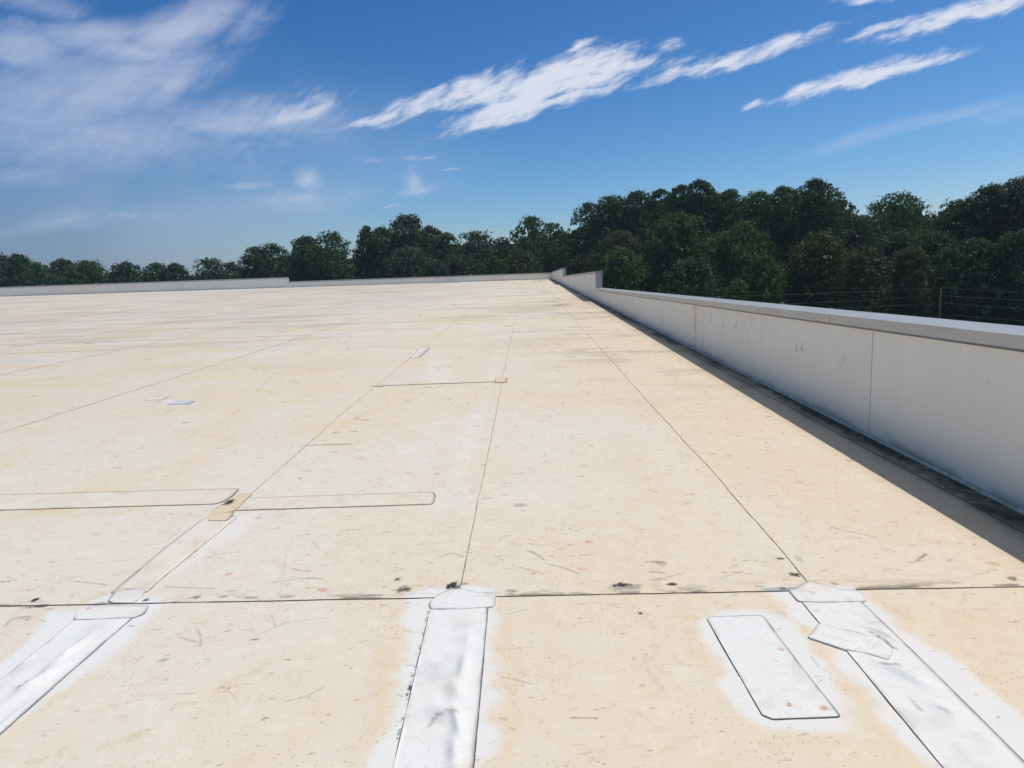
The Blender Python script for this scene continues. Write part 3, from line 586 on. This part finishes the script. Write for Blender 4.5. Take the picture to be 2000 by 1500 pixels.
def crown_pts(cx, cy, z0, z1, rad, nl, nleaf, rng, shape='round', sparse=0.):
    """leaf centres on many ragged lobes spread through a crown volume; returns positions, normals and a size factor"""
    h = z1-z0; dome = min(1.0, rad*1.45/h)      # height fraction taken by the rounded top
    lob = []
    for i in range(nl):
        u = rng.random()**.8; th = rng.random()*6.283
        if shape == 'tall': dome = min(1.0, rad*3.2/h)
        q = (u-(1-dome))/dome
        pr = math.sqrt(max(.0, 1-max(q, 0)**2)) if q > 0 else 1.0
        wob = .66+.64*float(N2.fbm(np.array(th*.9+cx), np.array(u*2.6+cy), 3))
        lr = rad*rng.uniform(.13, .34)*(1.1-.3*u); rr = max(0, rad*pr*wob-lr*.75)*rng.random()**.3
        z = z0+u*h
        lob.append((cx+rr*math.cos(th), cy+rr*math.sin(th), min(z, z1-lr*.8), lr))
    for i in range(int(nl*.45)):                # tufts that roughen the outline near the top
        q = rng.random()**.6; th = rng.random()*6.283; lr = rad*rng.uniform(.07, .14); pr = math.sqrt(max(0, 1-q*q))*.97
        lob.append((cx+rad*pr*math.cos(th), cy+rad*pr*math.sin(th), z1-dome*h*(1-q)-lr*.8, lr))
    for k in range(5):                          # the leader
        lob.append((cx+rad*rng.normal()*.16, cy+rad*rng.normal()*.16, z1-rad*(.12+.10*k*rng.random()), rad*rng.uniform(.10, .2)))
    lob = np.array(lob); w = lob[:, 3]**1.8; w /= w.sum(); idx = rng.choice(len(lob), nleaf, p=w)
    K = 26; D0 = rng.normal(size=(len(lob), K, 3)); D0 /= np.linalg.norm(D0, axis=2)[:, :, None]; rk = rng.uniform(.55, 1.12, (len(lob), K)); ki = rng.integers(0, K, nleaf)
    dirs = D0[idx, ki]; loc = rng.normal(size=(nleaf, 3)); lr = lob[idx, 3][:, None]      # sprays of leaves set on every lobe
    C = lob[idx, :3]+(dirs*rk[idx, ki][:, None]*.92+loc*.135)*lr*np.array([1, 1, .9]); v = dirs*.7+loc*.45; v /= np.linalg.norm(v, axis=1)[:, None]
    keep = (ki/K) >= sparse*.7; sz = np.ones(nleaf); C, v, sz = C[keep], v[keep], sz[keep]
    ni = int(nleaf*(.16 if sparse < .1 else .05))  # big inner leaves that close the heart of the crown
    u = rng.random(ni)*.93; q = np.clip((u-(1-dome))/dome, 0, 1); pr = np.sqrt(1-q*q)*.72*np.sqrt(rng.random(ni)); th = rng.random(ni)*6.283
    Ci = np.stack([cx+rad*pr*np.cos(th), cy+rad*pr*np.sin(th), z0+u*h], 1); vi = rng.normal(size=(ni, 3)); vi /= np.linalg.norm(vi, axis=1)[:, None]
    return np.concatenate([C, Ci]), np.concatenate([v, vi]), np.concatenate([sz, np.full(ni, 2.3)])
def leaf_mesh(name, V4, mat, rng):
    n = len(V4); me = bpy.data.meshes.new(name); me.vertices.add(n*4); me.vertices.foreach_set('co', V4.reshape(-1).astype(np.float32))
    me.loops.add(n*4); me.loops.foreach_set('vertex_index', np.arange(n*4, dtype=np.int32)); me.polygons.add(n); me.polygons.foreach_set('loop_start', (np.arange(n)*4).astype(np.int32))
    me.update(calc_edges=True); a = me.attributes.new('rnd', 'FLOAT', 'POINT'); a.data.foreach_set('value', np.repeat(rng.random(n), 4).astype(np.float32)); me.materials.append(mat); return me
def tree(px, top, width, D, kind, label, name='broadleaf_tree', bottom=None, shape='round', dens=1., sparse=.0, seed=0, group='trees beyond the roof'):
    rng = np.random.default_rng(1000+seed); T = dirY(px, top, D); rad = width/2/F*D*(1.18 if kind == 'bright' else 1.32); T.z += .003*D
    z0 = max(GZ+1.2, dirY(px, (600 if D > 80 else 690) if bottom is None else bottom, D).z)
    root = empty(name, (T.x, T.y, GZ)); tag(root, label, 'tree' if 'shrub' not in name else 'shrub', group)
    h = T.z-z0; area = rad*2*h; lsz = .0027*D*(.9+.2*rng.random())
    nleaf = int(min(52000, dens*area/(lsz*lsz*.30)*1.9)); nl = int(34+34*h/(2*rad))
    C, Nn, sz = crown_pts(T.x, T.y, z0, T.z, rad, nl, nleaf, rng, shape, sparse)
    me = leaf_mesh('crown', leaves(C, Nn, lsz*sz, rng), LM[kind], rng); c = bpy.data.objects.new('crown', me); COL.objects.link(c); c.parent = root; c.location = -Vector(root.location)
    m = MB(); tr = .16+.035*rad; pts = []; hh = (T.z-GZ)
    lean = rng.uniform(-.4, .4, 2)
    for k in range(7): u = k/6; pts.append((T.x+lean[0]*u+.15*math.sin(k*1.7+seed), T.y+lean[1]*u, GZ-.3+u*hh*.82))
    m.tube(pts, [tr*(1.25-1.05*k/6) for k in range(7)], 8)
    for k in range(7):
        u = .35+.08*k; i = u*6; p = Vector(pts[int(i)]).lerp(Vector(pts[min(6, int(i)+1)]), i-int(i)); th = rng.random()*6.28; L = rad*(.85-.07*k)
        q = p+Vector((math.cos(th)*L*.5, math.sin(th)*L*.5, L*.35)); q2 = p+Vector((math.cos(th)*L*.85, math.sin(th)*L*.85, L*.75)); m.tube([p, q, q2], [tr*.42, tr*.25, tr*.08], 6)
    m.build('trunk', M_BARK, root, smooth=True)
    return root
TREES = [  # px, top, width, D, kind, label, extra
 (-15, 497, 90, 122, 'dark', 'dark tree cut by the left edge of the picture, above the far parapet', {}),
 (33, 500, 62, 118, 'dark', 'round dark tree second in from the left edge', {}),
 (70, 516, 60, 112, 'mid', 'low dark green tree between two taller ones near the left edge', {}),
 (118, 510, 66, 116, 'dark', 'dark tree with a bumpy top above the left part of the far parapet', {}),
 (165, 513, 88, 112, 'mid', 'broad low mid green tree left of the first clear dip in the left skyline', {}),
 (243, 515, 76, 114, 'dark', 'small round topped tree alone between two dips of the left skyline', {}),
 (303, 517, 62, 110, 'mid', 'green tree left half of a touching pair right of the lone round tree', {}),
 (343, 518, 52, 112, 'dark', 'darker tree right half of a touching pair right of the lone round tree', {}),
 (408, 507, 88, 112, 'dark', 'open crowned dark tree with sky flecks left of the parapet step', {'sparse': .32}),
 (452, 516, 50, 116, 'dark', 'narrow low tree filling the gap left of the parapet step', {}),
 (497, 486, 52, 106, 'dark', 'left shoulder of the dark clump just left of the parapet step', {}),
 (531, 479, 84, 106, 'dark', 'tall dark tree directly behind the parapet step', {'sparse': .25}),
 (595, 464, 66, 104, 'dark', 'dense dark tree joined to the pointed tree right of the parapet step', {}),
 (643, 455, 84, 102, 'mid', 'tree with a pointed top and a steep right side before the narrow sky gap', {'sparse': .2}),
 (690, 508, 44, 108, 'mid', 'low bush like tree at the bottom of the narrow sky gap', {}),
 (716, 445, 48, 98, 'dark', 'upright narrow tree on the right of the narrow sky gap', {'shape': 'tall'}),
 (745, 448, 56, 97, 'mid', 'tree between the narrow upright one and the highest crown of the middle group', {}),
 (795, 424, 96, 100, 'dark', 'highest crown of the middle group, a dark broad dome', {}),
 (840, 446, 54, 102, 'dark', 'right shoulder of the highest crown in the middle group', {}),
 (869, 457, 56, 98, 'dark', 'small dark crown between the highest dome and the grey green dome', {}),
 (800, 486, 110, 92, 'grey', 'lower greyish tree in front of the highest dome', {}),
 (932, 455, 88, 100, 'grey', 'grey green dome shaped tree right of the middle group', {'sparse': .15}),
 (980, 468, 52, 104, 'dark', 'low dark crown in the saddle left of the open double crown', {}),
 (900, 500, 90, 92, 'grey', 'low grey green tree in front of the grey green dome', {}),
 (850, 512, 60, 90, 'grey', 'lowest rounded tree in front of the middle group', {}),
 (1037, 427, 84, 96, 'mid', 'open double crowned tree with sky showing through its leaves', {'sparse': .36}),
 (1079, 438, 42, 98, 'mid', 'right half crown beside the open double crowned tree', {'sparse': .2}),
 (1098, 456, 40, 100, 'mid', 'small crown left of the start of the big wood on the right', {}),
 (966, 504, 46, 88, 'bright', 'small bright green tree low behind the far parapet', {'bottom': 560}),
 (1018, 492, 78, 90, 'olive', 'low olive tree behind the far parapet near its right end', {}),
 (1106, 481, 40, 86, 'bright', 'bright green narrow tree behind the far corner of the roof', {'shape': 'tall'}),
 (1150, 400, 64, 88, 'dark', 'first tall crown at the left end of the big wood', {'sparse': .2}),
 (1195, 386, 72, 86, 'dark', 'second tall crown from the left end of the big wood', {}),
 (1247, 377, 76, 84, 'dark', 'third tall crown from the left end of the big wood', {}),
 (1292, 374, 60, 80, 'dark', 'crown left of the round knob on top of the big wood', {}),
 (1329, 366, 46, 76, 'dark', 'narrow crown touching the left side of the round knob of the big wood', {}),
 (1366, 356, 58, 74, 'dark', 'round knob shaped crown standing above the big wood', {}),
 (1325, 420, 120, 70, 'mid', 'broad green tree below the round knob of the big wood', {'dens': 1.1}),
 (1425, 375, 76, 74, 'mid', 'crown right of the round knob of the big wood', {}),
 (1480, 377, 70, 72, 'mid', 'even topped crown in the middle of the big wood', {}),
 (1530, 368, 68, 68, 'mid', 'leafy green crown left of the second peak of the big wood', {}),
 (1592, 355, 96, 64, 'dark', 'tall dark crown at the second peak of the big wood, left of the sky notch', {}),
 (1640, 392, 60, 66, 'dark', 'sloping right shoulder of the second peak beside the sky notch', {}),
 (1440, 440, 150, 64, 'mid', 'wide green tree in the middle of the big wood below the skyline', {'dens': 1.1}),
 (1208, 455, 100, 72, 'olive', 'olive green tree at the left of the wood behind the bright one', {}),
 (1214, 487, 98, 60, 'bright', 'bright green tree just right of the nearer parapet step', {}),
 (1135, 500, 44, 84, 'olive', 'small olive tree between the two parapet steps', {}),
 (1752, 379, 136, 66, 'mid', 'broad dome shaped tree standing free between two sky notches', {'sparse': .2}),
 (1668, 425, 110, 60, 'grey', 'grey green tree below the left sky notch', {}),
 (1752, 458, 90, 56, 'grey', 'grey green tree in front of the free standing dome', {}),
 (1600, 458, 130, 54, 'olive', 'rounded olive tree low in front of the second peak', {}),
 (1492, 505, 84, 52, 'bright', 'yellowish green low tree left of the rounded olive tree', {}),
 (1440, 549, 42, 50, 'bright', 'very small green tree peeping over the parapet coping', {}),
 (1692, 486, 82, 50, 'olive', 'brownish green rounded tree right of the rounded olive tree', {}),
 (1780, 488, 66, 50, 'olive', 'small olive crown behind the left power line pole', {}),
 (1832, 455, 90, 54, 'dark', 'open branched tree above the left power line pole', {'sparse': .2}),
 (1880, 392, 110, 58, 'dark', 'dark crown right of the right sky notch', {}),
 (1940, 364, 100, 56, 'dark', 'tall dark crown second from the right edge', {}),
 (1992, 350, 110, 54, 'grey', 'tallest crown at the right edge of the picture', {}),
 (2060, 352, 120, 54, 'dark', 'dark crown cut off by the right edge of the picture, right of the tallest crown', {}),
 (1900, 470, 150, 50, 'dark', 'wide dark tree low on the right above the power lines', {}),
 (2010, 450, 150, 48, 'dark', 'low dark tree in the bottom right of the wood', {}),
 (1560, 540, 130, 56, 'dark', 'dark undergrowth tree behind the wires left of the pole', {}),
 (1350, 510, 120, 60, 'dark', 'dark lower tree in the shadow of the big wood', {}),
]
for i, (px, top, w, D, kind, lab, ex) in enumerate(TREES): tree(px, top, w, D, kind, lab, seed=i, **ex)
# the closed wood behind the single trees
def wood(pts, D0, D1, seed, label):
    rng = np.random.default_rng(seed); Cs = []; Ns = []; Ss = []
    for (px, top, w) in pts:
        D = rng.uniform(D0, D1); T = dirY(px, top, D); C, v, sz = crown_pts(T.x, T.y, max(GZ+.6, dirY(px, 700, D).z), T.z, w/2/F*D*1.2, 60, 8500, rng); Cs.append(C); Ns.append(v); Ss.append(sz)
    C = np.concatenate(Cs); v = np.concatenate(Ns); me = leaf_mesh('distant_wood', leaves(C, v, .42*np.concatenate(Ss), rng), LM['dark'], rng); me.name = 'distant_wood'
    o = bpy.data.objects.new('distant_wood', me); COL.objects.link(o); tag(o, label, 'wood', kind='stuff')
SKY = [(-200, 500), (20, 508), (100, 520), (210, 530), (245, 524), (285, 532), (360, 530), (465, 524), (530, 492), (570, 488), (640, 466), (680, 508), (705, 508), (720, 460), (795, 436), (850, 466), (930, 466), (975, 480), (1030, 442), (1090, 452), (1125, 440),
       (1160, 412), (1200, 397), (1290, 386), (1360, 370), (1450, 388), (1530, 380), (1600, 370), (1640, 400), (1668, 424), (1700, 408), (1760, 394), (1825, 420), (1880, 402), (1940, 374), (2000, 364), (2300, 370)]
def skyl(x): return float(np.interp(x, [p[0] for p in SKY], [p[1] for p in SKY]))
wood([(x, skyl(x)+9+6*math.sin(x*.31), 52) for x in range(-120, 500, 26)], 126, 140, 5, 'distant dark wood seen as one low mass behind the trees on the left')
wood([(x, skyl(x)+12+7*math.sin(x*.37), 50) for x in range(500, 1120, 26)], 112, 124, 6, 'distant dark wood seen as one mass behind the middle trees')
wood([(x, skyl(x)+9+8*math.sin(x*.29), 62) for x in range(1130, 2140, 28)], 90, 104, 8, 'deep shaded wood seen as one mass behind the trees on the right')

# ------------------------------------------------------------------ power line
def pole(P, top, label):
    r = empty('utility_pole', (P.x, P.y, GZ)); tag(r, label, 'pole', 'poles of the power line')
    m = MB(); m.tube([(P.x, P.y, GZ-.5), (P.x, P.y, (GZ+top)/2), (P.x, P.y, top)], [.10, .085, .07], 8); m.build('shaft', M_POLE, r, True)
    return r
PA = dirY(1837, 560, 40); PB = dirY(1915, 574, 52); PC = dirY(1212, 590, 55); PD = dirY(2280, 560, 46)
pole(PA, dirY(1837, 563, 40).z, 'dark wooden utility pole carrying the wires in front of the dark wood')
pole(PB, dirY(1915, 570, 52).z, 'fainter wooden pole right of and beyond the first pole')
W = [((1335, 576), (1811, 562.4), (1837, 562), (2280, 575), 'topmost power wire above the parapet coping'),
     ((1490, 590), (1784, 579), (1837, 577), (2280, 592), 'second power wire from the top'),
     ((1550, 599), (1776, 594), (1837, 591.5), (2280, 612), 'third power wire from the top'),
     ((1720, 618.5), (1855, 615), (1860, 615), (2280, 640), 'lowest power wire, nearest the coping')]
for (a, b, c, e, lab) in W:
    Da, Db = 55, 40; a3 = dirY(*a, 52 if a[0] < 1400 else 48); c3 = dirY(*c, 40); 
    st = a3+(a3-c3)*(.25 if a[0] < 1400 else .8); e3 = dirY(*e, 46); pts = []
    for i in range(25): t = i/24; p = st.lerp(c3, t); p.z -= .35*4*t*(1-t)*.5; pts.append(p)
    for i in range(1, 21): t = i/20; p = c3.lerp(e3, t); p.z -= .5*t*(1-t); pts.append(p)
    m = MB(); m.tube(pts, [.011 if i < 22 else .005 for i in range(len(pts))], 6); o = m.build('power_wire', M_WIRE); tag(o, lab, 'wire', 'wires of the power line')

# ------------------------------------------------------------------ sky, sun
SUN = Vector((.43, .14, 1)).normalized(); el = math.asin(SUN.z); az = math.atan2(SUN.x, SUN.y)
w = bpy.data.worlds.new('World'); sc.world = w; w.use_nodes = True; w.cycles.sampling_method = 'MANUAL'; w.cycles.sample_map_resolution = 512; nt = w.node_tree; nt.nodes.clear(); g = G(nt)
wo = nt.nodes.new('ShaderNodeOutputWorld'); sky = nt.nodes.new('ShaderNodeTexSky'); sky.sky_type = 'NISHITA'; sky.sun_disc = False
sky.sun_elevation = el; sky.sun_rotation = az; sky.air_density = 1.0; sky.dust_density = .6; sky.ozone_density = 2.0; sky.altitude = 200
tc = g.n('ShaderNodeTexCoord').outputs['Generated']; sx = g.n('ShaderNodeSeparateXYZ'); nt.links.new(tc, sx.inputs[0])
yy = g.m('MAXIMUM', sx.outputs[1], .05); u = g.m('DIVIDE', sx.outputs[0], yy); v = g.m('DIVIDE', sx.outputs[2], yy)
cb = g.n('ShaderNodeCombineXYZ'); nt.links.new(u, cb.inputs[0]); nt.links.new(v, cb.inputs[1]); UV = cb.outputs[0]
wn = g.noise(UV, 3.2, 4, .55, color=True); warp = g.vm('SCALE', g.vm('SUBTRACT', wn, (.5, .5, .5))); warp.node.inputs['Scale'].default_value = .045
UW = g.vm('ADD', UV, warp); UW1 = g.vm('ADD', UW, (0, 0, 1))
nA = g.noise(g.mapping(UW, (5, 24, 1), (0, 0, 0), typ='POINT') if False else g.mapping(g.mapping(UW, rot=(0, 0, math.radians(-15))), (7, 34, 1)), 1, 7, .66, .25)
nB = g.noise(g.mapping(g.mapping(UW, rot=(0, 0, math.radians(-26))), (26, 80, 1), loc=(3, 5, 0)), 1, 4, .62, .3)
nS = g.noise(g.mapping(g.mapping(UW, rot=(0, 0, math.radians(4))), (3.4, 17, 1), loc=(7, 1, 0)), 1, 6, .62, .3)
nL = g.noise(g.mapping(UV, (3.3, 5, 1), loc=(2, 8, 0)), 1, 4, .5, .4)
def uv(px, py): d = ray(px, py); return d.x/d.y, d.z/d.y
def field(lst, K=1.):
    acc = None
    for (px, py, hl, hw, ang, s) in lst:
        c = uv(px, py); a = math.radians(ang)+.034
        ca, sa = math.cos(a), math.sin(a); H1, H2 = hl/F, hw*K/F     # two dot products give the place along and across the streak
        p = g.vm('DOT_PRODUCT', UW1, (ca/H1, sa/H1, -(c[0]*ca+c[1]*sa)/H1)); q = g.vm('DOT_PRODUCT', UW1, (-sa/H2, ca/H2, -(-c[0]*sa+c[1]*ca)/H2))
        e = g.m('MULTIPLY', g.m('SUBTRACT', 1, g.m('SQRT', g.m('MULTIPLY_ADD', p, p, g.m('MULTIPLY', q, q)))), s)
        acc = e if acc is None else g.m('MAXIMUM', acc, e)
    return g.m('MAXIMUM', acc, -1)
crisp = field([(745,236,75,13,9,1),(850,205,130,30,14,1.1),(960,175,150,34,15,1.25),(900,185,140,40,14,1.0),(1080,150,150,46,12,1.35),(1200,138,140,44,2,1.3),(1060,205,220,22,10,1.1),(1000,228,110,14,9,1),(1150,160,200,34,7,1.3),(1030,195,190,30,11,1.2),(1185,120,70,30,14,1.2),(1300,150,70,18,12,.9),
               (1420,125,90,22,12,1.1),(1520,95,130,20,14,1.1),(1130,97,44,13,22,.8),(1303,97,28,18,10,.6),(1720,58,80,14,16,.95),(1850,30,130,30,16,1.05),(1960,8,110,20,16,.95),(1690,150,170,24,13,1.0),(1800,125,90,14,14,1),
               (1575,178,60,12,16,.8),(1478,203,20,8,12,.45),(590,212,62,30,10,.35),(740,318,16,4,0,.1),(880,327,26,4,3,.45),(805,312,12,3,0,.1),(755,404,22,3,0,.25),(255,421,40,4,-6,.15),(1690,2,50,10,0,.5)], .74)
soft = field([(330,62,160,50,12,1.5),(250,95,150,34,-8,1.3),(190,70,190,42,-4,1.15),(40,92,130,62,-6,1.2),(250,140,220,40,12,.8),(180,190,300,80,14,1.1),(60,200,260,110,8,1.0),(330,170,110,36,30,.9),(450,240,260,50,-2,.85),(560,235,140,30,4,.9),
              (250,270,420,90,-4,.75),(480,362,70,10,0,.6),(610,345,34,34,0,.7),(812,350,22,36,8,.6),(820,372,44,9,14,.45),(490,300,26,24,0,.5),(120,435,220,26,3,.6),(560,385,170,24,-3,.5),(480,281,100,10,0,.5),(60,10,170,34,-14,.8),(470,70,80,40,30,.35),(60,340,200,24,-5,.45)])
veil = field([(150,330,900,280,-4,1),(1760,252,300,20,11,1.0),(1960,222,160,28,10,.5),(1650,280,160,12,10,.45)])
ac = g.ss(g.m('ADD', crisp, g.m('MULTIPLY', g.m('SUBTRACT', g.m('ADD', g.m('MULTIPLY', nA, .60), g.m('MULTIPLY', nB, .40)), .5), 4.8)), -.20, 1.10, 0, .96)
asf = g.ss(g.m('ADD', soft, g.m('MULTIPLY', g.m('SUBTRACT', g.m('ADD', g.m('MULTIPLY', nS, .7), g.m('MULTIPLY', nB, .3)), .5), 2.2)), -.15, 1.25, 0, .80)
asf = g.m('MULTIPLY', asf, g.ss(soft, -.25, .15))
ac = g.m('MULTIPLY', ac, g.ss(crisp, -.55, .1))
av = g.m('MULTIPLY', g.ss(veil, .0, .75), g.m('ADD', .06, g.m('MULTIPLY', g.ss(nL, .35, .7), .26)))
al = g.m('SUBTRACT', 1, g.m('MULTIPLY', g.m('MULTIPLY', g.m('SUBTRACT', 1, ac), g.m('SUBTRACT', 1, asf)), g.m('SUBTRACT', 1, av)))
al = g.m('MULTIPLY', al, g.ss(sx.outputs[2], .0, .03)); al = g.m('MULTIPLY', al, g.ss(sx.outputs[1], .05, .2))
sp = g.n('ShaderNodeSeparateColor'); nt.links.new(sky.outputs[0], sp.inputs[0])     # deepen the clear blue towards the zenith
def pw(i, t, a, p): return g.m('MULTIPLY', g.m('POWER', g.m('MULTIPLY', sp.outputs[i], .1*t), p), a*10)
cc = g.n('ShaderNodeCombineColor'); nt.links.new(pw(0, .80, 2.69, 2.1), cc.inputs[0]); nt.links.new(pw(1, .97, 1.265, 1.54), cc.inputs[1]); nt.links.new(pw(2, 1.16, 1.03, 1.3), cc.inputs[2])
high = g.mix(1, sky.outputs[0], (1.25, 1.05, .80), 'MULTIPLY')                       # unseen upper sky made warmer and brighter to neutralise the ambient fill
clear = g.mix(g.ss(sx.outputs[2], .40, .60), cc.outputs[0], high)
murk = g.m('MULTIPLY', g.ss(u, -.1, -.75), g.ss(v, .36, .02, 0, .72)); skyc = g.mix(murk, clear, (1.35, 2.15, 3.85))
wt = g.ss(u, -.75, .0); cold = g.mix(wt, (4.0, 4.9, 6.9), (7.3, 7.7, 8.9))
fin = g.mix(al, skyc, cold)
bg = nt.nodes.new('ShaderNodeBackground'); nt.links.new(fin, bg.inputs[0]); bg.inputs[1].default_value = .097; nt.links.new(bg.outputs[0], wo.inputs[0])
sl = bpy.data.lights.new('sun', 'SUN'); sl.energy = 3.25; sl.angle = math.radians(.53); sl.color = (1, .945, .85); so = bpy.data.objects.new('sun', sl); COL.objects.link(so)
so.rotation_euler = SUN.to_track_quat('Z', 'Y').to_euler(); so.location = (20, 0, 40)

# ------------------------------------------------------------------ the air between the viewer and the woods
hz = MB(); hz.box(-3100, 3100, -3060, 3140, GZ-3, 26); hm, hnt, hout = nodes('haze_air'); pv = hnt.nodes.new('ShaderNodeVolumePrincipled')
pv.inputs['Color'].default_value = (.62, .82, 1, 1); pv.inputs['Density'].default_value = .00038; pv.inputs['Anisotropy'].default_value = .2; hnt.links.new(pv.outputs[0], hout.inputs['Volume'])
ho = hz.build('haze', hm); tag(ho, kind='stuff')

# ------------------------------------------------------------------ camera
cd = bpy.data.cameras.new('camera'); cam = bpy.data.objects.new('camera', cd); COL.objects.link(cam); sc.camera = cam
cd.sensor_fit = 'HORIZONTAL'; cd.sensor_width = 36; cd.lens = F/2000*36; cd.clip_start = .05; cd.clip_end = 9000
mtx = Matrix((RI, UP, -FW)).transposed().to_4x4(); mtx.translation = Vector((0, 0, EYE)); cam.matrix_world = mtx
vs = sc.view_settings; vs.view_transform = 'Standard'; vs.look = 'None'; vs.exposure = .03; vs.gamma = 1; vs.use_curve_mapping = False
sc.render.resolution_x = 1024; sc.render.resolution_y = 768
sc.cycles.max_bounces = 6; sc.cycles.diffuse_bounces = 3; sc.cycles.transmission_bounces = 2
